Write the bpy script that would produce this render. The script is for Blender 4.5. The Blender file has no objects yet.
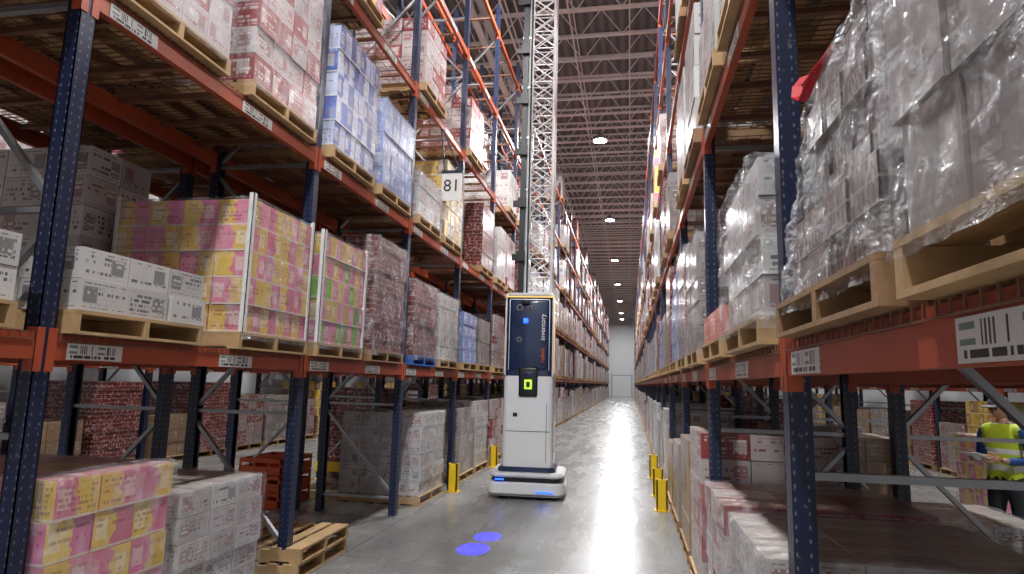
import bpy, bmesh, math, random
from mathutils import Vector, Matrix, noise
random.seed(7)
S=bpy.context.scene
COL=S.collection
S.view_settings.view_transform='Standard'

# ------------------------------------------------------------------ materials
def nt(name):
    m=bpy.data.materials.new(name); m.use_nodes=True
    n=m.node_tree; n.nodes.clear()
    out=n.nodes.new('ShaderNodeOutputMaterial'); b=n.nodes.new('ShaderNodeBsdfPrincipled')
    n.links.new(b.outputs[0],out.inputs[0])
    return m,n,b,out
def mth(n,op,a,b=None,c=None):
    x=n.nodes.new('ShaderNodeMath'); x.operation=op
    for i,v in enumerate((a,b,c)):
        if v is None: continue
        if isinstance(v,(int,float)): x.inputs[i].default_value=v
        else: n.links.new(v,x.inputs[i])
    return x.outputs[0]
def mixc(n,f,a,b,blend='MIX'):
    x=n.nodes.new('ShaderNodeMix'); x.data_type='RGBA'; x.blend_type=blend
    for i,v in ((0,f),(6,a),(7,b)):
        if isinstance(v,(int,float)): x.inputs[i].default_value=v
        elif isinstance(v,tuple): x.inputs[i].default_value=(v+(1,))[:4]
        else: n.links.new(v,x.inputs[i])
    return x.outputs[2]
def noisen(n,vec,scale,detail=2,w=None):
    x=n.nodes.new('ShaderNodeTexNoise'); x.inputs['Scale'].default_value=scale; x.inputs['Detail'].default_value=detail
    if w is not None:
        x.noise_dimensions='4D'; n.links.new(w,x.inputs['W'])
    if vec is not None: n.links.new(vec,x.inputs['Vector'])
    return x.outputs['Fac']
def mapn(n,vec,sc):
    x=n.nodes.new('ShaderNodeMapping'); x.inputs['Scale'].default_value=sc
    n.links.new(vec,x.inputs['Vector']); return x.outputs[0]
def comb(n,x,y,z=0):
    c=n.nodes.new('ShaderNodeCombineXYZ')
    for i,v in enumerate((x,y,z)):
        if isinstance(v,(int,float)): c.inputs[i].default_value=v
        else: n.links.new(v,c.inputs[i])
    return c.outputs[0]
def simple(name,c,rough=.5,metal=0,var=.15,scale=6,bump=0,emit=0,coat=0):
    m,n,b,o=nt(name)
    tc=n.nodes.new('ShaderNodeTexCoord').outputs['Object']
    f=noisen(n,tc,scale,4)
    d=tuple(max(0,v*(1-var)) for v in c); l=tuple(min(1,v*(1+var)) for v in c)
    n.links.new(mixc(n,f,d,l),b.inputs['Base Color'])
    b.inputs['Roughness'].default_value=rough; b.inputs['Metallic'].default_value=metal
    b.inputs['Coat Weight'].default_value=coat
    if bump:
        bp=n.nodes.new('ShaderNodeBump'); bp.inputs['Strength'].default_value=bump; bp.inputs['Distance'].default_value=.01
        n.links.new(noisen(n,tc,scale*5,4),bp.inputs['Height']); n.links.new(bp.outputs[0],b.inputs['Normal'])
    if emit:
        b.inputs['Emission Color'].default_value=c+(1,); b.inputs['Emission Strength'].default_value=emit
    return m
def carton_mat(name,sx,rows,amt=.85,kind='print',rough=.42,sy=2):
    m,n,b,o=nt(name)
    a1=n.nodes.new('ShaderNodeAttribute'); a1.attribute_name='Col'
    a2=n.nodes.new('ShaderNodeAttribute'); a2.attribute_name='Col2'
    uv=n.nodes.new('ShaderNodeUVMap').outputs[0]
    sep=n.nodes.new('ShaderNodeSeparateXYZ'); n.links.new(uv,sep.inputs[0])
    u,v=sep.outputs[0],sep.outputs[1]
    rnd=a1.outputs['Alpha']; w=mth(n,'MULTIPLY',rnd,60.)
    col=a1.outputs['Color']; col2=a2.outputs['Color']; base0=col
    gn=n.nodes.new('ShaderNodeNewGeometry'); gs=n.nodes.new('ShaderNodeSeparateXYZ'); n.links.new(gn.outputs['True Normal'],gs.inputs[0])
    up=mth(n,'GREATER_THAN',mth(n,'ABSOLUTE',gs.outputs[2]),.7)
    def band(x,lo,hi): return mth(n,'MULTIPLY',mth(n,'GREATER_THAN',x,lo),mth(n,'LESS_THAN',x,hi))
    if kind=='cans':
        s=mth(n,'ABSOLUTE',mth(n,'SINE',mth(n,'MULTIPLY',u,sx*math.pi)))
        s2=mth(n,'ABSOLUTE',mth(n,'SINE',mth(n,'MULTIPLY',v,sy*math.pi)))
        p=mth(n,'MULTIPLY',mth(n,'POWER',s,.6),mth(n,'POWER',s2,.35))
        col=mixc(n,p,(.02,.010,.008),col)  # shading of round cans and the gaps between them, painted into the colour
        nz=noisen(n,mapn(n,uv,(sx*1.3,3,1)),1,2,w)
        col=mixc(n,mth(n,'MULTIPLY',mth(n,'GREATER_THAN',nz,.57),.8),col,col2)
        rim=mth(n,'LESS_THAN',s2,.22)
        col=mixc(n,mth(n,'MULTIPLY',rim,.5),col,(.5,.46,.44))
    else:
        vr=mth(n,'MULTIPLY',v,float(rows))
        row=mth(n,'FLOOR',vr); fr=mth(n,'FRACT',vr)
        wn=n.nodes.new('ShaderNodeTexWhiteNoise'); wn.noise_dimensions='2D'
        n.links.new(comb(n,row,w),wn.inputs['Vector'])
        rowon=mth(n,'GREATER_THAN',wn.outputs['Value'],.38)
        words=noisen(n,comb(n,mth(n,'MULTIPLY',u,float(sx)),mth(n,'MULTIPLY',row,7.31)),1,3,w)
        txt=mth(n,'MULTIPLY',mth(n,'GREATER_THAN',words,.5),band(fr,.18,.78))
        txt=mth(n,'MULTIPLY',txt,rowon)
        inn=mth(n,'MULTIPLY',band(u,.07,.93),band(v,.1,.9))
        txt=mth(n,'MULTIPLY',txt,inn)
        side=mth(n,'ADD',.2,mth(n,'MULTIPLY',mth(n,'GREATER_THAN',rnd,.5),.55))
        eb=mth(n,'MULTIPLY',mth(n,'LESS_THAN',mth(n,'ABSOLUTE',mth(n,'SUBTRACT',u,side)),.14),mth(n,'LESS_THAN',mth(n,'ABSOLUTE',mth(n,'SUBTRACT',v,.52)),.26))
        if kind=='juice':
            flip=mth(n,'GREATER_THAN',mth(n,'FRACT',mth(n,'MULTIPLY',rnd,7.)),.5)
            wob=noisen(n,mapn(n,uv,(1,2,1)),1.5,1,w)
            half=mth(n,'GREATER_THAN',mth(n,'ADD',u,mth(n,'MULTIPLY',mth(n,'SUBTRACT',wob,.5),.5)),.52)
            half=mth(n,'ABSOLUTE',mth(n,'SUBTRACT',half,flip))
            col=mixc(n,half,col,col2)
            col=mixc(n,mth(n,'MULTIPLY',eb,.5),col,(.82,.76,.64))
            col=mixc(n,mth(n,'MULTIPLY',txt,.6),col,(.25,.05,.05))
            col=mixc(n,mth(n,'MULTIPLY',mth(n,'LESS_THAN',v,.07),.7),col,(.7,.66,.6))
        else:
            col=mixc(n,mth(n,'MULTIPLY',eb,amt*.75),col,col2)
            col=mixc(n,mth(n,'MULTIPLY',txt,amt),col,mixc(n,mth(n,'MULTIPLY',eb,.8),col2,(.8,.78,.75)))
    tape=mth(n,'LESS_THAN',mth(n,'ABSOLUTE',mth(n,'SUBTRACT',v,.5)),.07)
    topc=mixc(n,.62,base0,(.20,.13,.085))
    topc=mixc(n,mth(n,'MULTIPLY',tape,.35),topc,(.10,.07,.05))
    col=mixc(n,up,col,topc)
    n.links.new(col,b.inputs['Base Color'])
    b.inputs['Roughness'].default_value=rough
    b.inputs['Coat Weight'].default_value=.4; b.inputs['Coat Roughness'].default_value=.16
    tc=n.nodes.new('ShaderNodeTexCoord').outputs['Object']
    bp=n.nodes.new('ShaderNodeBump'); bp.inputs['Strength'].default_value=.6; bp.inputs['Distance'].default_value=.02
    n.links.new(noisen(n,mapn(n,tc,(1,1,.45)),11,3),bp.inputs['Height'])
    n.links.new(bp.outputs[0],b.inputs['Coat Normal'])
    return m
M={}
M['print']=carton_mat('printed_carton',15,6)
M['juice']=carton_mat('two_colour_carton',14,7,kind='juice')
M['cans']=carton_mat('canned_tray',6,2,kind='cans',rough=.3)
M['plain']=carton_mat('plain_carton',9,5,amt=.35)
M['wood']=simple('pallet_wood',(.43,.28,.135),.75,0,.4,5,.3)
M['wood2']=simple('old_pallet_wood',(.28,.165,.08),.8,0,.35,5,.3)
M['bluewood']=simple('blue_pallet_wood',(.02,.10,.36),.7,0,.3,5,.2)
M['orange']=simple('orange_beam_paint',(.40,.075,.03),.42,0,.2,4)
M['brownwire']=simple('brown_wire_deck',(.24,.12,.08),.5,.3,.2,5)
M['steel']=simple('galvanised_steel',(.36,.37,.39),.38,.75,.2,8)
M['joist']=simple('joist_paint',(.74,.76,.79),.55,0,.08,3)
M['white']=simple('white_shell',(.70,.71,.72),.28,0,.03,3,coat=.3)
M['black']=simple('black_plastic',(.012,.013,.016),.35,0,.2,5)
M['rubber']=simple('rubber',(.02,.02,.02),.7)
M['navy']=simple('navy_shell',(.010,.024,.070),.22,0,.1,3,coat=.5)
M['yellow']=simple('safety_yellow',(.80,.52,.01),.45,0,.12,6)
M['alu']=simple('aluminium_tube',(.82,.83,.84),.32,.3,.06,8)
M['orangeplastic']=simple('orange_crate_plastic',(.62,.09,.015),.4,0,.2,5)
M['cardwhite']=simple('corner_board',(.76,.75,.72),.6,0,.04)
M['film_red']=simple('red_strap',(.42,.01,.02),.3)
M['ink']=simple('black_ink',(.01,.01,.01),.5)
def post_mat():
    m,n,b,o=nt('navy_upright_paint')
    uv=n.nodes.new('ShaderNodeUVMap').outputs[0]
    sep=n.nodes.new('ShaderNodeSeparateXYZ'); n.links.new(uv,sep.inputs[0])
    u,v=sep.outputs[0],sep.outputs[1]
    fv=mth(n,'FRACT',mth(n,'MULTIPLY',v,20.))
    fu=mth(n,'FRACT',mth(n,'MULTIPLY',u,20.))
    dv=mth(n,'SUBTRACT',fv,.5); du=mth(n,'SUBTRACT',fu,.5)
    r=mth(n,'SQRT',mth(n,'ADD',mth(n,'MULTIPLY',dv,dv),mth(n,'MULTIPLY',mth(n,'MULTIPLY',du,du),4.)))
    hole=mth(n,'LESS_THAN',r,.17)
    tc=n.nodes.new('ShaderNodeTexCoord').outputs['Object']
    f=noisen(n,tc,9,5)
    base=mixc(n,f,(.006,.011,.035),(.013,.022,.066))
    sc=mth(n,'GREATER_THAN',noisen(n,tc,30,5),.68)
    base=mixc(n,mth(n,'MULTIPLY',sc,.25),base,(.3,.3,.32))
    n.links.new(mixc(n,hole,base,(.13,.14,.17)),b.inputs['Base Color'])
    b.inputs['Roughness'].default_value=.35
    return m
M['post']=post_mat()
def label_mat():
    m,n,b,o=nt('barcode_label')
    uv=n.nodes.new('ShaderNodeUVMap').outputs[0]
    sep=n.nodes.new('ShaderNodeSeparateXYZ'); n.links.new(uv,sep.inputs[0])
    u,v=sep.outputs[0],sep.outputs[1]
    def band(x,lo,hi): return mth(n,'MULTIPLY',mth(n,'GREATER_THAN',x,lo),mth(n,'LESS_THAN',x,hi))
    wn=n.nodes.new('ShaderNodeTexWhiteNoise'); wn.noise_dimensions='1D'
    n.links.new(mth(n,'FLOOR',mth(n,'MULTIPLY',u,60.)),wn.inputs['W'])
    bar=mth(n,'GREATER_THAN',wn.outputs['Value'],.5)
    r=mth(n,'MULTIPLY',band(v,.36,.9),mth(n,'ADD',band(u,.22,.45),band(u,.66,.90)))
    col=mixc(n,mth(n,'MULTIPLY',bar,r),(.66,.66,.64),(.02,.02,.02))
    wd=n.nodes.new('ShaderNodeTexWhiteNoise'); wd.noise_dimensions='1D'
    n.links.new(mth(n,'FLOOR',mth(n,'MULTIPLY',u,44.)),wd.inputs['W'])
    r2=mth(n,'MULTIPLY',band(v,.1,.28),mth(n,'MULTIPLY',mth(n,'GREATER_THAN',wd.outputs['Value'],.3),band(u,.06,.94)))
    col=mixc(n,r2,col,(.03,.03,.03))
    g=band(mth(n,'FRACT',mth(n,'MULTIPLY',u,2.)),.06,.34)
    r3=mth(n,'MULTIPLY',mth(n,'MULTIPLY',g,band(v,.38,.88)),mth(n,'SUBTRACT',1.,r))
    tri=mth(n,'GREATER_THAN',mth(n,'ABSOLUTE',mth(n,'SUBTRACT',v,.62)),.10)
    col=mixc(n,mth(n,'MULTIPLY',mth(n,'MULTIPLY',r3,tri),.8),col,(.03,.12,.07))
    n.links.new(col,b.inputs['Base Color']); b.inputs['Roughness'].default_value=.35
    return m
M['label']=label_mat()
def film_mat(name,lo,hi,fine=0):
    m,n,b,o=nt(name)
    b.inputs['Base Color'].default_value=(.70,.72,.75,1); b.inputs['Roughness'].default_value=.12
    b.inputs['Specular IOR Level'].default_value=1.
    tc=n.nodes.new('ShaderNodeTexCoord').outputs['Object']
    f=noisen(n,mapn(n,tc,(1.3,1.3,.5)),7,4)
    f2=noisen(n,mapn(n,tc,(1,1,3)),4,3)
    f3=mth(n,'ABSOLUTE',mth(n,'SUBTRACT',noisen(n,mapn(n,tc,(1,1,1.6)),13,5),.5))
    ff=mth(n,'MULTIPLY',mth(n,'ABSOLUTE',mth(n,'SUBTRACT',f,.5)),5.)
    r=n.nodes.new('ShaderNodeMapRange'); n.links.new(mth(n,'MULTIPLY',mth(n,'ADD',f2,ff),.55),r.inputs[0])
    r.inputs['From Min'].default_value=.25; r.inputs['From Max'].default_value=.8
    r.inputs['To Min'].default_value=lo; r.inputs['To Max'].default_value=hi
    bp=n.nodes.new('ShaderNodeBump'); bp.inputs['Strength'].default_value=1; bp.inputs['Distance'].default_value=.05
    n.links.new(mth(n,'ADD',f,mth(n,'MULTIPLY',f3,fine)),bp.inputs['Height']); n.links.new(bp.outputs[0],b.inputs['Normal'])
    t=n.nodes.new('ShaderNodeBsdfTransparent'); mx=n.nodes.new('ShaderNodeMixShader')
    n.links.new(r.outputs[0],mx.inputs[0]); n.links.new(t.outputs[0],mx.inputs[1]); n.links.new(b.outputs[0],mx.inputs[2])
    n.links.new(mx.outputs[0],o.inputs[0])
    return m
M['film']=film_mat('stretch_film',.02,.32,.6)
M['film_heavy']=film_mat('heavy_stretch_film',.04,.52,1.6)
def emis(name,c,s):
    m,n,b,o=nt(name); b.inputs['Base Color'].default_value=c+(1,)
    b.inputs['Emission Color'].default_value=c+(1,); b.inputs['Emission Strength'].default_value=s; return m
M['lamp']=emis('led_lens',(1.,.99,.98),40)
M['blueled']=emis('blue_led',(.02,.10,1.),3)
M['amberled']=emis('amber_strip',(1.,.55,.15),.7)
M['screen']=emis('display_yellow_green',(.50,.78,.06),.75)

def floor_mat():
    m,n,b,o=nt('polished_concrete')
    tc=n.nodes.new('ShaderNodeTexCoord').outputs['Object']
    f=noisen(n,tc,.7,8); f2=noisen(n,mapn(n,tc,(1.5,.25,1)),2.2,6); f3=noisen(n,tc,14,4); f4=noisen(n,tc,3.2,6)
    mr=n.nodes.new('ShaderNodeMapRange'); n.links.new(f,mr.inputs[0]); mr.inputs['From Min'].default_value=.3; mr.inputs['From Max'].default_value=.7
    c=mixc(n,mr.outputs[0],(.12,.118,.112),(.255,.252,.245))
    c=mixc(n,mth(n,'MULTIPLY',f2,.5),c,(.145,.143,.137))
    c=mixc(n,mth(n,'MULTIPLY',mth(n,'GREATER_THAN',f4,.58),.3),c,(.29,.287,.275))
    c=mixc(n,mth(n,'MULTIPLY',mth(n,'GREATER_THAN',f3,.66),.25),c,(.08,.077,.07))
    sep=n.nodes.new('ShaderNodeSeparateXYZ'); n.links.new(tc,sep.inputs[0])
    for k,off in ((1,1.1),(0,.35)):
        fr=mth(n,'FRACT',mth(n,'MULTIPLY',mth(n,'ADD',sep.outputs[k],off+60),1/4.8))
        j=mth(n,'LESS_THAN',fr,.0025)
        c=mixc(n,mth(n,'MULTIPLY',j,.7),c,(.05,.05,.05))
    n.links.new(c,b.inputs['Base Color'])
    rr=n.nodes.new('ShaderNodeMapRange'); n.links.new(f2,rr.inputs[0]); rr.inputs['To Min'].default_value=.12; rr.inputs['To Max'].default_value=.42
    n.links.new(rr.outputs[0],b.inputs['Roughness'])
    b.inputs['Specular IOR Level'].default_value=.5
    bp=n.nodes.new('ShaderNodeBump'); bp.inputs['Strength'].default_value=.12; bp.inputs['Distance'].default_value=.01
    n.links.new(f3,bp.inputs['Height']); n.links.new(bp.outputs[0],b.inputs['Normal'])
    return m
def deck_mat():
    m,n,b,o=nt('corrugated_roof_deck')
    tc=n.nodes.new('ShaderNodeTexCoord').outputs['Object']
    sep=n.nodes.new('ShaderNodeSeparateXYZ'); n.links.new(tc,sep.inputs[0])
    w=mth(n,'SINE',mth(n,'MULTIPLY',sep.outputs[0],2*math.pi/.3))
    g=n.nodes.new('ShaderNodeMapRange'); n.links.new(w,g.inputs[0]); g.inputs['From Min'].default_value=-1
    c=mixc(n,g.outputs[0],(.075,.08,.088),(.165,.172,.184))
    n.links.new(c,b.inputs['Base Color']); b.inputs['Roughness'].default_value=.6
    return m

# ------------------------------------------------------------------ mesh builder
class MB:
    def __init__(s): s.v=[];s.f=[];s.m=[];s.uv=[];s.c=[];s.c2=[];s.mats=[]
    def mi(s,k):
        if k not in s.mats: s.mats.append(k)
        return s.mats.index(k)
    def box(s,a,b,mat,c=(1,1,1),c2=(0,0,0),mode='m',T=None,rnd=None):
        x0,y0,z0=a;x1,y1,z1=b
        P=[(x0,y0,z0),(x1,y0,z0),(x1,y1,z0),(x0,y1,z0),(x0,y0,z1),(x1,y0,z1),(x1,y1,z1),(x0,y1,z1)]
        F=[((0,3,2,1),2),((4,5,6,7),2),((0,1,5,4),1),((2,3,7,6),1),((1,2,6,5),0),((3,0,4,7),0)]
        o=len(s.v); k=s.mi(mat); r=random.random() if rnd is None else rnd
        for p in P:
            s.v.append(tuple(T@Vector(p)) if T is not None else p)
        for q,ax in F:
            s.f.append(tuple(o+i for i in q)); s.m.append(k)
            for i in q:
                p=P[i]
                if ax==0: uu,vv=(p[1]-y0,p[2]-z0); du,dv=y1-y0,z1-z0
                elif ax==1: uu,vv=(p[0]-x0,p[2]-z0); du,dv=x1-x0,z1-z0
                else: uu,vv=(p[0]-x0,p[1]-y0); du,dv=x1-x0,y1-y0
                if mode=='f': uu/=max(du,1e-6); vv/=max(dv,1e-6)
                s.uv.append((uu,vv)); s.c.append((c[0],c[1],c[2],r)); s.c2.append((c2[0],c2[1],c2[2],1))
    def bar(s,p,q,w,h,mat,n=4):
        p=Vector(p);q=Vector(q);d=q-p;L=d.length
        T=Matrix.Translation(p)@d.to_track_quat('Z','Y').to_matrix().to_4x4()
        if n==4: s.box((-w/2,-h/2,0),(w/2,h/2,L),mat,T=T)
        else:
            o=len(s.v);k=s.mi(mat)
            for z in (0,L):
                for i in range(n):
                    a=2*math.pi*i/n; s.v.append(tuple(T@Vector((w/2*math.cos(a),w/2*math.sin(a),z))))
            qs=[tuple((o+i,o+(i+1)%n,o+n+(i+1)%n,o+n+i)) for i in range(n)]
            qs+=[tuple(o+i for i in range(n))[::-1],tuple(o+n+i for i in range(n))]
            for f in qs:
                s.f.append(f);s.m.append(k)
                for _ in f: s.uv.append((0,0));s.c.append((1,1,1,1));s.c2.append((1,1,1,1))
    def mesh(s,name):
        me=bpy.data.meshes.new(name); me.from_pydata(s.v,[],s.f)
        for k in s.mats: me.materials.append(M[k])
        me.polygons.foreach_set('material_index',s.m)
        u=me.uv_layers.new(name='UVMap'); u.data.foreach_set('uv',[x for t in s.uv for x in t])
        for nm,dat in (('Col',s.c),('Col2',s.c2)):
            a=me.color_attributes.new(nm,'FLOAT_COLOR','CORNER'); a.data.foreach_set('color',[x for t in dat for x in t])
        me.update(); return me
    def obj(s,name,loc=(0,0,0),parent=None,rz=0):
        return put(name,s.mesh(name),loc,parent,rz)
def put(name,me,loc=(0,0,0),parent=None,rz=0):
    o=bpy.data.objects.new(name,me); COL.objects.link(o); o.location=loc; o.rotation_euler=(0,0,rz)
    if parent: o.parent=parent
    return o
def empty(name,loc=(0,0,0),rz=0):
    o=bpy.data.objects.new(name,None); COL.objects.link(o); o.location=loc; o.rotation_euler=(0,0,rz); o.empty_display_size=.2; return o
def rbox(name,dims,loc,bev,mat,parent=None,seg=4,only_vertical=False,taper=None):
    bm=bmesh.new(); bmesh.ops.create_cube(bm,size=1)
    for v in bm.verts:
        v.co=Vector((v.co.x*dims[0],v.co.y*dims[1],v.co.z*dims[2]))
        if taper and v.co.z>0: v.co.x*=taper; v.co.y*=taper
    ed=[e for e in bm.edges if (not only_vertical) or abs((e.verts[0].co-e.verts[1].co).normalized().z)>.8]
    bmesh.ops.bevel(bm,geom=ed,offset=bev,segments=seg,affect='EDGES',profile=.5)
    if only_vertical:
        ed=[e for e in bm.edges if abs(e.verts[0].co.z-e.verts[1].co.z)<1e-5 and len(e.link_faces)==2 and e.calc_face_angle(0)>1]
        bmesh.ops.bevel(bm,geom=ed,offset=bev*.15,segments=2,affect='EDGES')
    me=bpy.data.meshes.new(name); bm.to_mesh(me); bm.free()
    me.materials.append(M[mat])
    for p in me.polygons: p.use_smooth=True
    o=put(name,me,loc,parent)
    try: me.set_sharp_from_angle(angle=math.radians(40))
    except Exception: pass
    return o
def text(name,body,size,loc,rot,mat,parent=None,align='CENTER'):
    c=bpy.data.curves.new(name,'FONT'); c.body=body; c.size=size; c.align_x=align; c.align_y='CENTER'; c.extrude=.001
    o=bpy.data.objects.new(name+'_t',c); COL.objects.link(o)
    dg=bpy.context.evaluated_depsgraph_get(); me=bpy.data.meshes.new_from_object(o.evaluated_get(dg))
    bpy.data.objects.remove(o); me.materials.clear(); me.materials.append(M[mat])
    q=put(name,me,loc,parent); q.rotation_euler=rot; return q

# ------------------------------------------------------------------ pallets & loads
def pallet(mb,cx,cy,z,wood='wood',W=1.2,D=1.02):
    x0=cx-W/2;x1=cx+W/2;y0=cy-D/2;y1=cy+D/2
    for yy in (y0,cy-.02,y1-.04):
        mb.box((x0,yy,z+.016),(x1,yy+.04,z+.105),wood)
    nb=7
    for i in range(nb):
        bw=.14 if i in(0,nb-1) else .10
        xx=x0+(W-bw)*i/(nb-1)
        mb.box((xx,y0,z+.106),(xx+bw,y1,z+.124),wood)
    for i in range(5):
        xx=x0+(W-.1)*i/4
        mb.box((xx,y0,z),(xx+.1,y1,z+.016),wood)
PZ=.126
def stack(mb,cx,cy,z,W,D,nx,ny,nz,h,mat,pal,jit=.006,missing=0,shrink=0,hollow=True):
    for k in range(nz):
        sw=W*(1-shrink*k/max(1,nz-1)); sd=D*(1-shrink*k/max(1,nz-1))
        ox=random.uniform(-jit,jit)*1.5; oy=random.uniform(-jit,jit)*1.5
        for i in range(nx):
            for j in range(ny):
                if hollow and 0<i<nx-1 and 0<j<ny-1 and k<nz-1: continue
                if k==nz-1 and random.random()<missing: continue
                c,c2=random.choice(pal)
                q=random.uniform(.84,1.08); c=tuple(x*q for x in c)
                x0=cx-sw/2+sw*i/nx+ox+random.uniform(-jit,jit)*.5; y0=cy-sd/2+sd*j/ny+oy+random.uniform(-jit,jit)*.5
                g=.004
                mb.box((x0+g,y0+g,z+k*h+.001),(x0+sw/nx-g,y0+sd/ny-g,z+(k+1)*h-.002),mat,c,c2,'f')
WHT=[((.52,.50,.49),(.20,.03,.035)),((.54,.53,.52),(.05,.04,.05)),((.46,.44,.43),(.22,.06,.06))]
WRED=[((.50,.44,.43),(.28,.03,.04)),((.46,.41,.40),(.22,.025,.035)),((.28,.045,.05),(.6,.55,.5))]
PY=[((.70,.20,.30),(.74,.50,.10)),((.76,.52,.10),(.68,.16,.30)),((.70,.24,.34),(.74,.48,.12)),((.74,.50,.11),(.70,.24,.36)),((.76,.56,.16),(.66,.20,.36))]
GP=[((.20,.50,.06),(.72,.22,.38)),((.72,.24,.42),(.22,.52,.08)),((.72,.5,.1),(.74,.26,.42))]
RED=[((.22,.018,.022),(.50,.34,.30)),((.18,.016,.020),(.38,.26,.22)),((.26,.027,.03),(.55,.43,.38))]
BLU=[((.06,.12,.44),(.46,.52,.70)),((.07,.14,.48),(.52,.57,.74)),((.05,.10,.37),(.42,.47,.68))]
LAV=[((.24,.30,.54),(.62,.65,.74)),((.20,.25,.48),(.64,.66,.74))]
KRA=[((.30,.19,.11),(.12,.06,.04)),((.33,.215,.125),(.15,.08,.05)),((.25,.16,.09),(.45,.4,.35))]
YEL=[((.66,.46,.06),(.42,.22,.05)),((.68,.50,.11),(.25,.14,.05))]
GRY=[((.28,.25,.24),(.12,.06,.055)),((.34,.31,.30),(.15,.08,.07)),((.23,.20,.19),(.5,.47,.45))]
PNK=[((.70,.20,.15),(.75,.6,.55)),((.72,.26,.20),(.45,.06,.06))]
def film(W,D,z0,z1,name,parent,mat='film',amp=.012,top=True,shrink=0):
    nu,nv=132,52; vs=[];fs=[]
    seed=random.random()*50
    def per(t):
        P=2*(W+D); s=(t%1)*P
        if s<W: return (-W/2+s,-D/2,0,-1)
        s-=W
        if s<D: return (W/2,-D/2+s,1,0)
        s-=D
        if s<W: return (W/2-s,D/2,0,1)
        s-=W
        return (-W/2,D/2-s,-1,0)
    for j in range(nv+1):
        f=j/nv; z=z0+(z1-z0)*f
        k=1-shrink*f
        for i in range(nu):
            x,y,nx,ny=per(i/nu)
            n=noise.noise(Vector((x*4+seed,y*4,z*2.2)))+.6*noise.noise(Vector((x*11,y*11+seed,z*6)))
            cr=abs(noise.noise(Vector((x*17+seed,y*17,z*21))))
            d=.010+amp*(abs(n)*.9)+amp*.5*abs(math.sin(z*17+seed+(x+y)*2.5+2*n))+amp*.8*cr
            e=1.0 if j<nv else .985
            vs.append((x*k*e+nx*d,y*k*e+ny*d,z+(.006*n)))
    for j in range(nv):
        for i in range(nu):
            a=j*nu+i;b=j*nu+(i+1)%nu
            fs.append((a,b,b+nu,a+nu))
    if top:
        base=nv*nu; o=len(vs)
        for i in range(nu):
            x,y,nx,ny=per(i/nu); k=(1-shrink)*.72
            vs.append((x*k,y*k,z1+.006+.012*noise.noise(Vector((x*9,y*9,seed)))))
        for i in range(nu):
            fs.append((base+i,base+(i+1)%nu,o+(i+1)%nu,o+i))
    me=bpy.data.meshes.new(name); me.from_pydata(vs,[],fs); me.materials.append(M[mat])
    for p in me.polygons: p.use_smooth=True
    return put(name,me,(0,0,0),parent)
def load(name,x,y,z,nx,ny,nz,h,mat,pal,W=1.18,D=1.0,flm=None,wood='wood',missing=0,shrink=0,boards=False,jit=.006,amp=.010,pw=1.2,pd=1.02,rz=0):
    mb=MB(); pallet(mb,0,0,0,wood,pw,pd)
    stack(mb,0,0,PZ,W,D,nx,ny,nz,h,mat,pal,jit,missing,shrink)
    if boards:
        for sx in(-1,1):
            for sy in(-1,1):
                X=sx*(W/2+.012);Y=sy*(D/2+.012)
                mb.box((min(X,X-sx*.006),min(Y,Y-sy*.04),PZ),(max(X,X-sx*.006),max(Y,Y-sy*.04),PZ+nz*h+.04),'cardwhite')
                mb.box((min(X,X-sx*.04),min(Y,Y-sy*.006),PZ),(max(X,X-sx*.04),max(Y,Y-sy*.006),PZ+nz*h+.04),'cardwhite')
    o=mb.obj(name,(x,y,z),rz=rz)
    if flm: film(W+.02,D+.02,.07,PZ+nz*h+.01,'stretch_wrap',o,flm,amp=amp,shrink=shrink)
    return o

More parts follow.
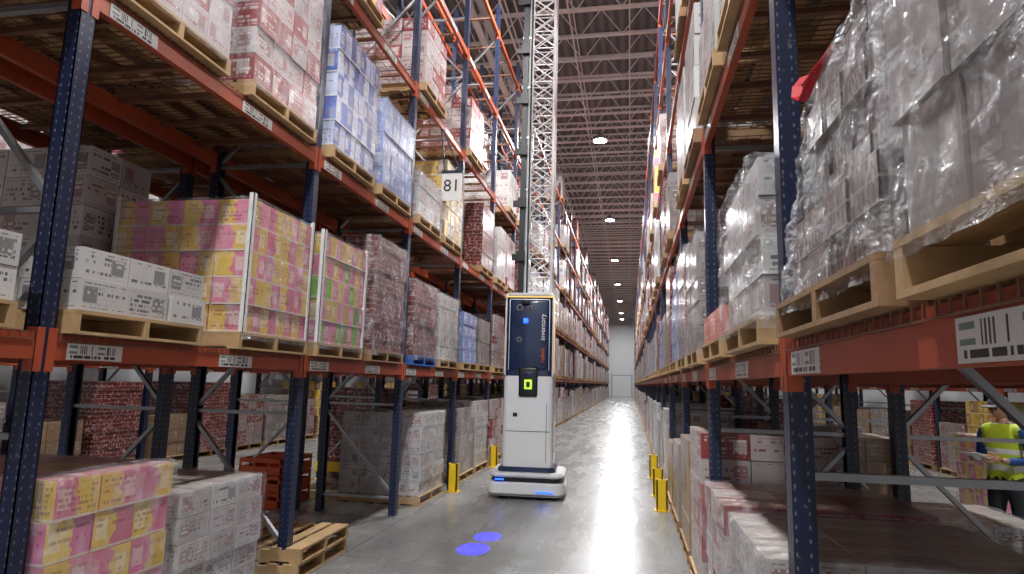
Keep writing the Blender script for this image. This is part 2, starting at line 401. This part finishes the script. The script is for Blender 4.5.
# ------------------------------------------------------------------ racks
BAY=2.6; DEP=1.07; TOPZ=10.1
def bay_mesh(name,levels):
    mb=MB()
    pw,pd=.10,.085
    for xf in (0,-DEP):
        s=-1 if xf==0 else 1
        xa=xf; xb=xf+s*pd
        mb.box((min(xa,xa+s*.006),-pw/2,.008),(max(xa,xa+s*.006),pw/2,TOPZ),'post')
        for yy in(-pw/2,pw/2-.006):
            mb.box((min(xa,xb),yy,.008),(max(xa,xb),yy+.006,TOPZ),'post')
        for yy in(-pw/2,pw/2-.022):
            mb.box((min(xb,xb-s*.006),yy,.008),(max(xb,xb-s*.006),yy+.022,TOPZ),'post')
        mb.box((min(xa-s*.02,xb+s*.03),-.09,0),(max(xa-s*.02,xb+s*.03),.09,.01),'steel')
    z=.22;k=0
    while z<TOPZ-1.0:
        mb.bar((-.07,0,z),(-DEP+.07,0,z),.04,.03,'steel')
        if k%2==0: mb.bar((-.07,0,z+.05),(-DEP+.07,0,z+1.05),.04,.03,'steel')
        else: mb.bar((-DEP+.07,0,z+.05),(-.07,0,z+1.05),.04,.03,'steel')
        z+=1.15;k+=1
    for li,L in enumerate(levels):
        for xf,s in((0,-1),(-DEP,1)):
            a,b=sorted((xf,xf+s*.045))
            mb.box((a,.052,L-.13),(b,BAY-.052,L-.035),'orange')
            a,b=sorted((xf+s*.012,xf+s*.05))
            mb.box((a,.052,L-.035),(b,BAY-.052,L),'orange')
            for y0,y1 in((.0515,.058),(BAY-.058,BAY-.0515)):
                a,b=sorted((xf-s*.006,xf+s*.055)); mb.box((a,y0,L-.19),(b,y1,L+.03),'orange')
            for y0,y1 in((.012,.058),(BAY-.058,BAY-.012)):
                a,b=sorted((xf,xf-s*.006)); mb.box((a,y0,L-.19),(b,y1,L+.03),'orange')
        for yy in((.35,.9,1.35,1.8,2.25) if li<3 else (.6,2.0)):
            mb.box((-DEP+.05,yy-.02,L-.035),(-.05,yy+.02,L-.001),'brownwire')
        n=44 if li<2 else (22 if li==2 else 0)
        for i in range(n):
            yy=.08+(BAY-.16)*i/(n-1)
            mb.box((-DEP+.01,yy-.003,L+.0005),(-.004,yy+.003,L+.006),'brownwire')
            mb.box((.001,yy-.003,L-.032),(.006,yy+.003,L+.006),'brownwire')
        if n:
            for i in range(10):
                xx=-.02-(DEP-.04)*i/9
                mb.box((xx-.003,.07,L+.003),(xx+.003,BAY-.07,L+.008),'brownwire')
            mb.box((.001,.07,L-.034),(.007,BAY-.07,L-.028),'brownwire')
        if li<4:
            for y0,y1 in((.13,.50),(1.40,1.80)):
                mb.box((.0005,y0,L-.125),(.004,y1,L-.04),'label',mode='f')
    return mb.mesh(name)
LV=[1.88,3.80,5.72,7.64,9.50]
bm_=bay_mesh('rack_bay',LV)
TYPES=[('print',WHT,(3,3),.24,5),('cans',RED,(3,3),.14,9),('print',WRED,(3,3),.2,6),('plain',KRA,(3,3),.26,4),('cans',WRED,(3,3),.16,7),
       ('print',GRY,(3,4),.22,5),('juice',PY,(3,3),.21,5),('print',WHT,(2,3),.3,4),('print',LAV,(3,3),.22,5),('juice',YEL,(3,3),.24,5)]
WTS=[6,4,5,1.5,3,6,1.,3,1,.8]
def stock_mesh(name,seed,dens=(1,.95,.9,.85,.7,.5)):
    random.seed(seed); mb=MB()
    zs=[0]+[L+.009 for L in LV]
    for li,z in enumerate(zs):
        for cy in(.70,1.90):
            if random.random()>dens[li]: continue
            mat,pal,(nx,ny),h,nz=random.choices(TYPES,WTS)[0]
            nz=max(2,nz+random.choice((-1,0,0,1)))
            if nz*h>1.5: nz=int(1.5/h)
            cyy=cy+random.uniform(-.03,.03)
            pallet(mb,-DEP/2,cyy,z,random.choice(('wood','wood','wood2')),1.2,1.02)
            stack(mb,-DEP/2,cyy,z+PZ,1.16,.98,nx,ny,nz,h,mat,pal,.004,.12 if random.random()<.4 else 0)
    return mb.mesh(name)
full=[stock_mesh('stock_bay',i+11,(1,.95,.95,.8,.45,.15)) for i in range(6)]
sparse=[stock_mesh('stock_bay',i+41,(1,.95,.85,.35,.15,0)) for i in range(6)]
rear=[stock_mesh('stock_bay',i+71,(.9,.9,.8,.4,.1,0)) for i in range(4)]
rear_nf=[stock_mesh('stock_bay',i+91,(0,.9,.8,.4,.1,0)) for i in range(3)]
hiL=[stock_mesh('stock_bay',121,(0,0,0,1,0,0)),stock_mesh('stock_bay',122,(0,0,0,.5,0,0)),stock_mesh('stock_bay',123,(0,0,0,.6,.3,0)),stock_mesh('stock_bay',124,(0,0,1,1,.3,0))]
hiR=[stock_mesh('stock_bay',131,(0,0,1,.5,0,0)),stock_mesh('stock_bay',132,(0,0,1,.5,.4,0)),stock_mesh('stock_bay',133,(1,0,1,.5,0,0))]
random.seed(5)
FX_L=-2.88; FX_R=.61
Y0=2.74-BAY*2
YEND=92
NB=int((YEND-Y0)/BAY)
def row(front_x,facing,custom,near,far,nfar=9):
    r=empty('pallet_rack',(front_x,Y0,0)); st=empty('palletised_stock',(front_x,Y0,0))
    for i in range(NB):
        loc,rz=((0,i*BAY,0),0) if facing>0 else ((0,(i+1)*BAY,0),math.pi)
        put('rack_bay',bm_,loc,r,rz)
        ms=custom.get(i) or random.choice(near if i<nfar else far)
        put('stock_bay',ms,loc,st,rz)
row(FX_L,1,{1:hiL[3],2:hiL[0],3:hiL[1],4:hiL[2]},sparse,full)
row(FX_L-DEP-.25-DEP,-1,{1:rear_nf[0],2:rear_nf[0],3:rear_nf[1],4:rear_nf[2]},rear,rear)
row(-8.7,1,{},rear,rear)
row(FX_R,-1,{1:hiR[0],2:hiR[1],3:hiR[2]},sparse,sparse)
row(FX_R+DEP+.25+DEP,1,{0:rear_nf[1],1:rear_nf[0],2:rear_nf[2],3:rear_nf[1]},rear,rear)
row(6.6,-1,{},rear,rear)

CL=FX_L-DEP/2; CR=FX_R+DEP/2
z1,z2,z3=[LV[i]+.009 for i in range(3)]
BW=[((.56,.55,.53),(.03,.03,.035))]
# ---- left level 1
load('boxed_goods_pallet',CL,2.0,z1,3,3,2,.16,'print',BW,jit=.012)
load('boxed_goods_pallet',CL,3.34,z1,3,3,2,.17,'print',BW,missing=0,jit=.012)
load('boxed_goods_pallet',CL,4.77,z1,4,4,5,.205,'juice',PY,flm='film',boards=True,D=.94)
load('boxed_goods_pallet',CL,5.97,z1,4,4,5,.205,'juice',GP+PY[:1],flm='film',boards=True)
load('drinks_can_pallet',CL,7.22,z1,3,3,10,.13,'cans',RED,flm='film',wood='wood2')
load('drinks_can_pallet',CL,8.62,z1,3,3,7,.145,'cans',RED,flm='film',wood='bluewood')
load('boxed_goods_pallet',CL,9.85,z1,3,3,5,.2,'print',WHT,flm='film')
# ---- left level 2
load('boxed_goods_pallet',CL,3.36,z2,3,4,6,.2,'print',WRED,flm='film')
load('boxed_goods_pallet',CL,4.66,z2,3,4,6,.22,'print',WRED,flm='film')
load('boxed_goods_pallet',CL,6.02,z2,3,4,5,.25,'juice',BLU,flm='film')
load('boxed_goods_pallet',CL,7.25,z2,3,4,5,.21,'print',LAV,flm='film')
load('boxed_goods_pallet',CL,8.62,z2,3,3,3,.2,'print',WHT,flm='film')
load('boxed_goods_pallet',CL,9.85,z2,3,3,5,.24,'juice',YEL,flm='film')
# ---- left floor
load('boxed_goods_pallet',CL,3.27,0,4,3,5,.205,'juice',PY,D=.86,flm='film',pd=.9)
load('boxed_goods_pallet',CL,4.28,0,3,3,5,.163,'print',WHT,D=.94,flm='film',pd=.98)
load('boxed_goods_pallet',CL,9.22,0,4,4,6,.185,'print',WHT,D=1.1,flm='film',pd=1.12)
mb=MB(); pallet(mb,0,0,0,'wood'); pallet(mb,.01,.02,.126,'wood'); mb.obj('empty_pallet_stack',(CL+.05,5.75,0),rz=.03)
mb=MB()
for k in range(3):
    for j in range(2):
        x0=-.3;y0=-.42+j*.43;z=k*.21
        mb.box((x0,y0,z),(x0+.6,y0+.4,z+.02),'orangeplastic')
        for a,b in(((x0,y0),(x0+.6,y0+.015)),((x0,y0+.385),(x0+.6,y0+.4)),((x0,y0),(x0+.015,y0+.4)),((x0+.585,y0),(x0+.6,y0+.4))):
            mb.box((a[0],a[1],z+.02),(b[0],b[1],z+.10),'orangeplastic'); mb.box((a[0],a[1],z+.15),(b[0],b[1],z+.2),'orangeplastic')
        for a in(0,.2,.4,.57):
            mb.box((x0+a,y0,z+.1),(x0+a+.03,y0+.014,z+.15),'orangeplastic'); mb.box((x0+a,y0+.386,z+.1),(x0+a+.03,y0+.4,z+.15),'orangeplastic')
mb.obj('plastic_crate_stack',(-4.75,8.3,0))
# ---- right level 1
load('shrink_wrapped_pallet',CR,.93,z1,3,4,5,.24,'plain',GRY,D=.96,flm='film_heavy',amp=.024,jit=.012)
st2=load('shrink_wrapped_pallet',CR,2.05,z1,3,4,6,.135,'cans',GRY,D=.90,W=1.1,flm='film_heavy',amp=.030,shrink=.16,jit=.02,wood='wood2')
load('shrink_wrapped_pallet',CR,3.42,z1,3,3,4,.18,'print',WHT,flm='film_heavy',amp=.022,jit=.01)
load('boxed_goods_pallet',CR,4.65,z1,2,3,1,.2,'print',PNK)
load('shrink_wrapped_pallet',CR,6.02,z1,3,3,5,.2,'print',GRY,flm='film')
load('shrink_wrapped_pallet',CR,7.25,z1,3,3,6,.19,'cans',WRED,flm='film')
mb=MB(); pp=[Vector((-.50,.36,.97)),Vector((-.54,.31,.91)),Vector((-.56,.25,.84)),Vector((-.555,.19,.80)),Vector((-.53,.12,.87)),Vector((-.48,.06,.93))]
for a,b in zip(pp,pp[1:]): mb.bar(a,b,.035,.005,'film_red')
mb.obj('strap',parent=st2)
# ---- right floor
load('boxed_goods_pallet',CR,3.45,0,3,4,5,.175,'print',WHT,flm='film')
load('boxed_goods_pallet',CR,4.65,0,3,3,5,.175,'print',WRED,flm='film')
load('boxed_goods_pallet',CR,.8,0,3,3,4,.16,'plain',KRA)
load('boxed_goods_pallet',CR,2.02,0,3,3,5,.16,'juice',YEL)
X2=FX_R+DEP+.25+DEP/2
load('boxed_goods_pallet',X2,4.7,0,3,3,3,.15,'print',WHT,flm='film')
load('boxed_goods_pallet',X2,3.45,0,3,3,3,.16,'plain',KRA,flm='film')
load('boxed_goods_pallet',X2,6.05,0,3,3,4,.15,'print',WHT,flm='film')

sg=MB(); sg.box((-.16,-.006,-.23),(.16,.006,.23),'cardwhite'); sg.box((-.17,-.02,.21),(.17,.02,.25),'post')
sg.bar((-.12,0,.25),(-.20,0,.93),.02,.02,'post'); sg.bar((.12,0,.25),(-.18,0,.93),.02,.02,'post')
so=sg.obj('aisle_number_sign',(-2.70,9.2,4.66))
text('sign_number','81',.27,(0,-.009,0),(math.pi/2,0,0),'ink',so)

def guard(name,x,y,rz=0):
    mb=MB()
    mb.box((-.1,-.1,0),(.1,.1,.012),'yellow')
    mb.box((-.075,-.075,.012),(-.055,.075,.42),'yellow'); mb.box((-.075,-.075,.012),(.075,-.055,.42),'yellow'); mb.box((.055,-.075,.012),(.075,.075,.42),'yellow')
    return mb.obj(name,(x,y,0),rz=rz)
guard('rack_post_guard',.43,9.4); guard('rack_post_guard',.43,12.6); guard('rack_post_guard',.43,10.6)
guard('rack_post_guard',-2.70,9.95); guard('rack_post_guard',-2.70,13.0); guard('rack_post_guard',-2.70,18.2)
def rail(x0,x1,y):
    mb=MB()
    mb.box((x0,-.05,.14),(x1,-.02,.30),'yellow')
    for x in(x0+.1,(x0+x1)/2,x1-.1):
        mb.box((x-.05,-.02,0),(x+.05,.06,.33),'yellow'); mb.box((x-.1,-.1,0),(x+.1,.1,.01),'yellow')
    mb.obj('low_guard_rail',(0,y,0))
rail(-5.2,-3.05,10.36)
rail(-3.8,-2.95,12.9)

# ------------------------------------------------------------------ room
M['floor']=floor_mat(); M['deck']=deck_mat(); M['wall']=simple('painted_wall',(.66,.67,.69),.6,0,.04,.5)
def slab(name,a,b,mat):
    mb=MB(); mb.box(a,b,mat); return mb.obj(name)
XL,XR,YN,YF=-14,12,-9,98; RZ=12.4
slab('floor',(XL,YN,-.1),(XR,YF,0),'floor')
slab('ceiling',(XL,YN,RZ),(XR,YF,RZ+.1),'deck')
slab('wall_far',(XL,YF,0),(XR,YF+.2,RZ),'wall')
slab('wall_left',(XL-.2,YN,0),(XL,YF,RZ),'wall')
slab('wall_right',(XR,YN,0),(XR+.2,YF,RZ),'wall')
mb=MB()
for k in range(6): mb.box((-1.4,0,.02+k*.5),(1.4,.04,.5+k*.5),'white')
mb.box((-1.55,-.02,0),(-1.4,.06,3.15),'steel'); mb.box((1.4,-.02,0),(1.55,.06,3.15),'steel'); mb.box((-1.55,-.02,3.02),(1.55,.06,3.15),'steel')
mb.obj('door_1',(-1.2,YF-.07,0))
mb=MB(); zt=RZ-.04; zb=RZ-.85
for z in(zt,zb):
    mb.box((XL,-.05,z-.03),(XR,-.012,z+.03),'joist'); mb.box((XL,.012,z-.03),(XR,.05,z+.03),'joist')
n=int((XR-XL)/.6)
for i in range(n):
    x=XL+i*.6; a,b=(zt,zb) if i%2==0 else (zb,zt)
    mb.bar((x,0,a),(x+.6,0,b),.028,.028,'joist')
jm=mb.mesh('joist'); js=empty('roof_joists')
y=YN+.5
while y<YF:
    put('joist',jm,(0,y,0),js); y+=1.35
mb=MB()
x=XL+1.2
while x<XR:
    mb.box((x-.018,YN,zb-.06),(x+.018,YF,zb-.035),'joist'); mb.box((x-.018,YN,zt-.07),(x+.018,YF,zt-.045),'joist'); x+=1.6
for x in(-9.9,-3.3,.9,8.):
    mb.bar((x,YN,zb-.14),(x,YF,zb-.14),.07,.07,'joist',8)
for x in(-4.15,4.9):
    for z in(zb-.12,zt-.1): mb.box((x-.09,YN,z-.05),(x+.09,YF,z+.05),'joist')
    yy=YN;i=0
    while yy<YF-1:
        a,b=(zb-.1,zt-.1) if i%2==0 else(zt-.1,zb-.1)
        mb.bar((x,yy,a),(x,yy+.95,b),.05,.05,'joist'); yy+=.95;i+=1
mb.obj('roof_bridging_and_pipes')

# ------------------------------------------------------------------ lights
mb=MB(); mb.bar((0,0,.03),(0,0,.17),.40,.40,'steel',20); mb.bar((0,0,.17),(0,0,.26),.16,.16,'black',16); mb.bar((0,0,0),(0,0,.03),.52,.52,'white',24); mb.bar((0,0,-.012),(0,0,0),.48,.48,'lamp',24)
mb.bar((0,0,.26),(0,0,.6),.012,.012,'steel',6)
hb=mb.mesh('high_bay')
def hilight(x,y,P):
    o=put('high_bay_light',hb,(x,y,10.8))
    l=bpy.data.lights.new('lamp','AREA'); l.shape='DISK'; l.size=.5; l.energy=P; l.color=(.985,.99,1.)
    q=bpy.data.objects.new('lamp',l); COL.objects.link(q); q.parent=o; q.location=(0,0,-.04)
POW=1020
for y in(-4,2.5,11.7,23.3,35.3,47.3,59,71,83,91): hilight(-1.1,y,POW*(.8 if y<5 else (1 if y<60 else .6)))  # farthest lamp is added to brighten the end of the aisle
for y in(-2,9,20,32,46,64): hilight(-6.9,y,POW*.8); hilight(4.85,y,POW*.8)
w=bpy.data.worlds.new('World'); S.world=w; w.use_nodes=True
w.node_tree.nodes['Background'].inputs[0].default_value=(.94,.97,1,1); w.node_tree.nodes['Background'].inputs[1].default_value=.65

# ------------------------------------------------------------------ robot
R=empty('inventory_scanning_robot',(-1.54,10.08,0),rz=math.radians(3)); R.scale=(.95,.97,.97)
rbox('skirt',(1.20,1.08,.20),(0,0,.15),.16,'white',R,6,True)
rbox('bumper_band',(1.215,1.095,.045),(0,0,.085),.16,'black',R,6,True)
rbox('drive_housing',(.9,.8,.09),(0,0,.048),.1,'rubber',R,3,True)
rbox('sensor_slot',(1.10,.98,.07),(0,0,.285),.14,'black',R,6,True)
rbox('base_lid',(1.18,1.06,.07),(0,0,.355),.16,'white',R,6,True)
rbox('plinth',(.92,.84,.08),(0,0,.42),.12,'navy',R,6,True)
rbox('lower_body',(.80,.74,1.40),(0,0,1.15),.09,'white',R,6,True)
rbox('upper_body',(.78,.72,1.28),(0,0,2.49),.09,'navy',R,6,True)
rbox('upper_frame_left',(.03,.10,1.28),(-.385,-.32,2.49),.012,'white',R,3)
rbox('upper_frame_right',(.03,.10,1.28),(.385,-.32,2.49),.012,'white',R,3)
rbox('top_cap',(.81,.75,.05),(0,0,3.145),.09,'white',R,6,True)
rbox('top_light_strip',(.78,.012,.022),(0,-.372,3.105),.004,'amberled',R,2)
rbox('side_light_strip',(.012,.02,1.2),(.404,-.30,2.5),.004,'amberled',R,2)
rbox('front_panel',(.62,.02,1.10),(0,-.362,2.50),.03,'navy',R,3)
rbox('panel_trim_top',(.64,.012,.015),(0,-.368,3.06),.004,'alu',R,2)
rbox('panel_trim_left',(.012,.012,1.12),(-.325,-.366,2.5),.004,'alu',R,2)
rbox('panel_trim_right',(.012,.012,1.12),(.325,-.366,2.5),.004,'alu',R,2)
for k,(sx,sz,sr) in enumerate(((-.16,2.93,.045),(.0,2.93,.03),(-.16,2.42,.035))):
    mb=MB(); mb.bar((sx,-.365,sz),(sx,-.392,sz),sr*2.3,sr*2.3,'steel',20); mb.bar((sx,-.392,sz),(sx,-.398,sz),sr*1.8,sr*1.8,'black',20); mb.obj('round_sensor_%d'%(k+1),parent=R)
rbox('screen_surround',(.30,.03,.46),(.0,-.372,1.76),.03,'black',R,3)
rbox('screen',(.125,.012,.15),(.0,-.39,1.72),.005,'screen',R,2)
rbox('screen_glyph',(.055,.006,.085),(.0,-.398,1.72),.002,'black',R,2)
rbox('camera_window',(.16,.012,.06),(.0,-.39,1.88),.005,'navy',R,2)
rbox('lower_panel_seam',(.70,.006,.008),(0,-.371,1.0),.002,'black',R,2)
rbox('lower_panel_side',(.008,.006,.9),(.30,-.371,.98),.002,'black',R,2)
rbox('lower_badge',(.07,.006,.06),(-.2,-.372,1.25),.004,'black',R,2)
rbox('status_light',(.08,.02,.08),(-.06,-.378,2.72),.02,'blueled',R,3)
rbox('base_blue_light',(.26,.02,.022),(.30,-.545,.12),.004,'blueled',R,2)
rbox('base_blue_light',(.14,.02,.022),(-.40,-.535,.29),.004,'blueled',R,2)
text('vertical_lettering','inventory',.11,(.22,-.376,2.62),(math.pi/2,-math.pi/2,0),'white',R)
text('vertical_lettering_small','robot',.10,(.22,-.376,2.18),(math.pi/2,-math.pi/2,0),'orangeplastic',R)
mb=MB()
hw=.215; MT=10.5; cx=.11
for sx in(-1,1):
    for sy in(-1,1): mb.bar((cx+sx*hw,sy*hw,3.15),(cx+sx*hw,sy*hw,MT),.05,.05,'alu',8)
z=3.2;st=.32;i=0
while z<MT-st:
    for s in(-1,1):
        a,b=(-hw,hw) if i%2 else (hw,-hw)
        mb.bar((cx+a,s*hw,z),(cx+b,s*hw,z+st),.022,.022,'alu',6)
        mb.bar((cx+b,s*hw,z),(cx+a,s*hw,z+st),.014,.014,'alu',6)
        mb.bar((cx+s*hw,a,z),(cx+s*hw,b,z+st),.022,.022,'alu',6)
    for s in(-1,1):
        mb.bar((cx-hw,s*hw,z),(cx+hw,s*hw,z),.018,.018,'alu',6); mb.bar((cx+s*hw,-hw,z),(cx+s*hw,hw,z),.018,.018,'alu',6)
    z+=st;i+=1
mb.obj('lattice_mast',parent=R)
mb=MB(); mb.box((-.22,-.27,3.17),(-.13,-.21,MT-.2),'black'); mb.bar((-.07,-.26,3.17),(-.07,-.26,MT-.3),.03,.03,'rubber',8)
for z in(3.7,4.6,5.5,6.4,7.3,8.2,9.1):
    mb.box((-.25,-.33,z),(-.11,-.27,z+.16),'black'); mb.box((-.24,-.25,z+.3),(-.07,-.2,z+.34),'steel')
    mb.box((-.33,-.29,z+.02),(-.25,-.23,z+.12),'black')
mb.obj('camera_column',parent=R)
bpy.context.view_layer.update()
def spot(tx,ty,P):
    l=bpy.data.lights.new('floor_spot','SPOT'); l.energy=P; l.color=(0.0,.001,1.); l.spot_size=math.radians(4.7); l.spot_blend=.1; l.shadow_soft_size=.01
    q=bpy.data.objects.new('floor_spot',l); COL.objects.link(q); q.parent=R
    src=Vector((-.06,-.46,3.0)); q.location=src
    ti=R.matrix_world.inverted()@Vector((tx,ty,0)); q.rotation_euler=(ti-src).to_track_quat('-Z','Y').to_euler()
spot(-1.58,6.70,17000); spot(-1.55,7.25,15000)
rbox('spot_housing',(.14,.07,.07),(-.06,-.40,3.02),.01,'black',R,2)

# ------------------------------------------------------------------ person
M['skin']=simple('skin',(.42,.22,.14),.5,0,.06); M['shirt']=simple('blue_shirt',(.02,.07,.26),.8,0,.15,10)
M['vest']=simple('hi_vis_vest',(.50,.62,.03),.6,0,.08,10); M['trouser']=simple('dark_trousers',(.02,.022,.03),.8)
M['refl']=simple('reflective_tape',(.70,.70,.70),.3); M['hair']=simple('dark_hair',(.02,.012,.008),.8); M['boot']=simple('work_boot',(.05,.03,.02),.6)
M['cap']=simple('grey_cap',(.16,.16,.165),.8,0,.1,20)
def skinmesh(name,pts,edges,root,sub=2):
    me=bpy.data.meshes.new(name); me.from_pydata([p[0] for p in pts],edges,[])
    o=bpy.data.objects.new(name,me); COL.objects.link(o)
    o.modifiers.new('s','SKIN'); s=o.modifiers.new('d','SUBSURF'); s.levels=sub; s.render_levels=sub
    for i,p in enumerate(pts):
        r=p[1]; me.skin_vertices[0].data[i].radius=(r if isinstance(r,tuple) else (r,r)); me.skin_vertices[0].data[i].use_root=(i==root)
    dg=bpy.context.evaluated_depsgraph_get(); m2=bpy.data.meshes.new_from_object(o.evaluated_get(dg))
    bpy.data.objects.remove(o)
    for p in m2.polygons: p.use_smooth=True
    m2.name=name; return m2
def person(x,y,rz):
    P=empty('warehouse_worker',(x,y,0),rz)
    pts=[((0,0,.90),(.16,.12)),((0,0,1.06),(.145,.11)),((0,.01,1.24),(.17,.12)),((0,0,1.37),(.14,.09)),((0,0,1.43),(.055,.055)),((0,.015,1.50),(.05,.05))]
    ed=[(0,1),(1,2),(2,3),(3,4),(4,5)]
    for s in(-1,1):
        b=len(pts)
        pts+=[((s*.10,0,.80),(.092,.092)),((s*.11,.02,.47),(.062,.062)),((s*.11,-.01,.12),(.042,.042)),((s*.115,.02,.05),(.045,.045)),((s*.12,.15,.035),(.04,.035))]
        ed+=[(0,b),(b,b+1),(b+1,b+2),(b+2,b+3),(b+3,b+4)]
        b=len(pts)
        pts+=[((s*.185,-.005,1.36),(.062,.062)),((s*.235,-.01,1.10),(.046,.046)),((s*.15,.20,1.09),(.034,.034)),((s*.12,.25,1.10),(.027,.027))]
        ed+=[(3,b),(b,b+1),(b+1,b+2),(b+2,b+3)]
    me=skinmesh('body',pts,ed,0)
    for k in('trouser','vest','shirt','skin','refl','boot'): me.materials.append(M[k])
    for p in me.polygons:
        c=p.center
        if c.z<.10: k=5
        elif c.z<.93: k=0
        elif c.z>1.435: k=3
        elif abs(c.x)<.175 and c.z<1.43 and c.y<.14:
            k=1
            if 1.0<c.z<1.05 or 1.16<c.z<1.2 : k=4
        elif c.y>.21: k=3
        else: k=2
        p.material_index=k
    put('body',me,(0,0,0),P)
    bm=bmesh.new(); bmesh.ops.create_uvsphere(bm,u_segments=28,v_segments=20,radius=1)
    for v in bm.verts:
        a=v.co.copy(); X=a.x*.074;Y=a.y*.094;Z=a.z*.115
        if a.z<0: X*=1+.28*a.z; Y*=1+.12*a.z
        if a.y>.8 and abs(a.x)<.22 and -.35<a.z<.15: Y+=.020*(1-abs(a.x)/.22)*(1 if a.z<0 else .4)
        if a.y>.5 and .1<a.z<.35 and .2<abs(a.x)<.6: Y-=.006
        if a.y>.6 and a.z<-.75: Y+=.01
        v.co=Vector((X,Y,Z))
    hm=bpy.data.meshes.new('head'); bm.to_mesh(hm); bm.free(); hm.materials.append(M['skin']); hm.materials.append(M['hair'])
    for p in hm.polygons:
        p.use_smooth=True; c=p.center
        if (c.y<.0 and c.z>-.03) or c.z>.065: p.material_index=1
    H=put('head',hm,(0,.03,1.57),P); H.rotation_euler=(-.25,0,0)
    for s in(-1,1):
        rbox('ear',(.016,.035,.055),(s*.074,-.005,-.005),.007,'skin',H,2)
        rbox('eye',(.022,.01,.011),(s*.03,.084,.018),.003,'ink',H,2)
        rbox('brow',(.032,.008,.006),(s*.03,.088,.038),.002,'hair',H,2)
    rbox('mouth',(.04,.008,.008),(0,.083,-.058),.002,'film_red',H,2)
    bm=bmesh.new(); bmesh.ops.create_uvsphere(bm,u_segments=24,v_segments=14,radius=1)
    bmesh.ops.delete(bm,geom=[v for v in bm.verts if v.co.z<-.02],context='VERTS')
    for v in bm.verts: v.co=Vector((v.co.x*.082,v.co.y*.102,v.co.z*.085))
    cm=bpy.data.meshes.new('cap'); bm.to_mesh(cm); bm.free(); cm.materials.append(M['cap'])
    for p in cm.polygons: p.use_smooth=True
    put('cap',cm,(0,-.004,.045),H); rbox('cap_peak',(.12,.09,.01),(0,.12,.05),.004,'cap',H,2)
    for s in(-1,1):
        wv=Vector((s*.12,.25,1.10))
        d=Vector((-s*.25,.95,.1)).normalized(); side=Vector((0,0,1))
        pts=[(wv,.024),(wv+d*.045,(.03,.018))];ed=[(0,1)]
        inn=Vector((-s,0,0))
        for i,(o,L) in enumerate(((.030,.070),(.011,.078),(-.010,.073),(-.029,.056))):
            b=len(pts); base=wv+d*.085+side*o
            pts+=[(base,.0105),(base+d*L*.45+inn*L*.12,.009),(base+d*L*.7+inn*L*.4,.0085),(base+d*L*.75+inn*L*.7,.0075)]
            ed+=[(1,b),(b,b+1),(b+1,b+2),(b+2,b+3)]
        b=len(pts)
        pts+=[(wv+d*.03+side*.034,.012),(wv+d*.06+side*.058+inn*.012,.0105),(wv+d*.085+side*.062+inn*.03,.0085)]
        ed+=[(1,b),(b,b+1),(b+1,b+2)]
        hm=skinmesh('hand',pts,ed,1,1); hm.materials.append(M['skin']); put('hand',hm,(0,0,0),P)
    rbox('clipboard',(.20,.29,.008),(0,.36,1.12),.003,'cardwhite',P,2).rotation_euler=(.3,0,0)
person(3.52,7.02,math.radians(120))
load('boxed_goods_pallet',5.3,10.2,0,3,3,5,.2,'juice',PY,flm='film')

# ------------------------------------------------------------------ camera
cam=bpy.data.cameras.new('Camera'); co=bpy.data.objects.new('Camera',cam); COL.objects.link(co)
cam.sensor_width=36; cam.lens=36*640/1024; cam.clip_end=300; cam.clip_start=.05
Rm=Matrix.Rotation(math.radians(10.55),4,'Z')@Matrix.Rotation(math.radians(90+8.43),4,'X')@Matrix.Rotation(math.radians(1.5),4,'Z')
co.matrix_world=Matrix.Translation((0,0,1.7))@Rm
S.camera=co
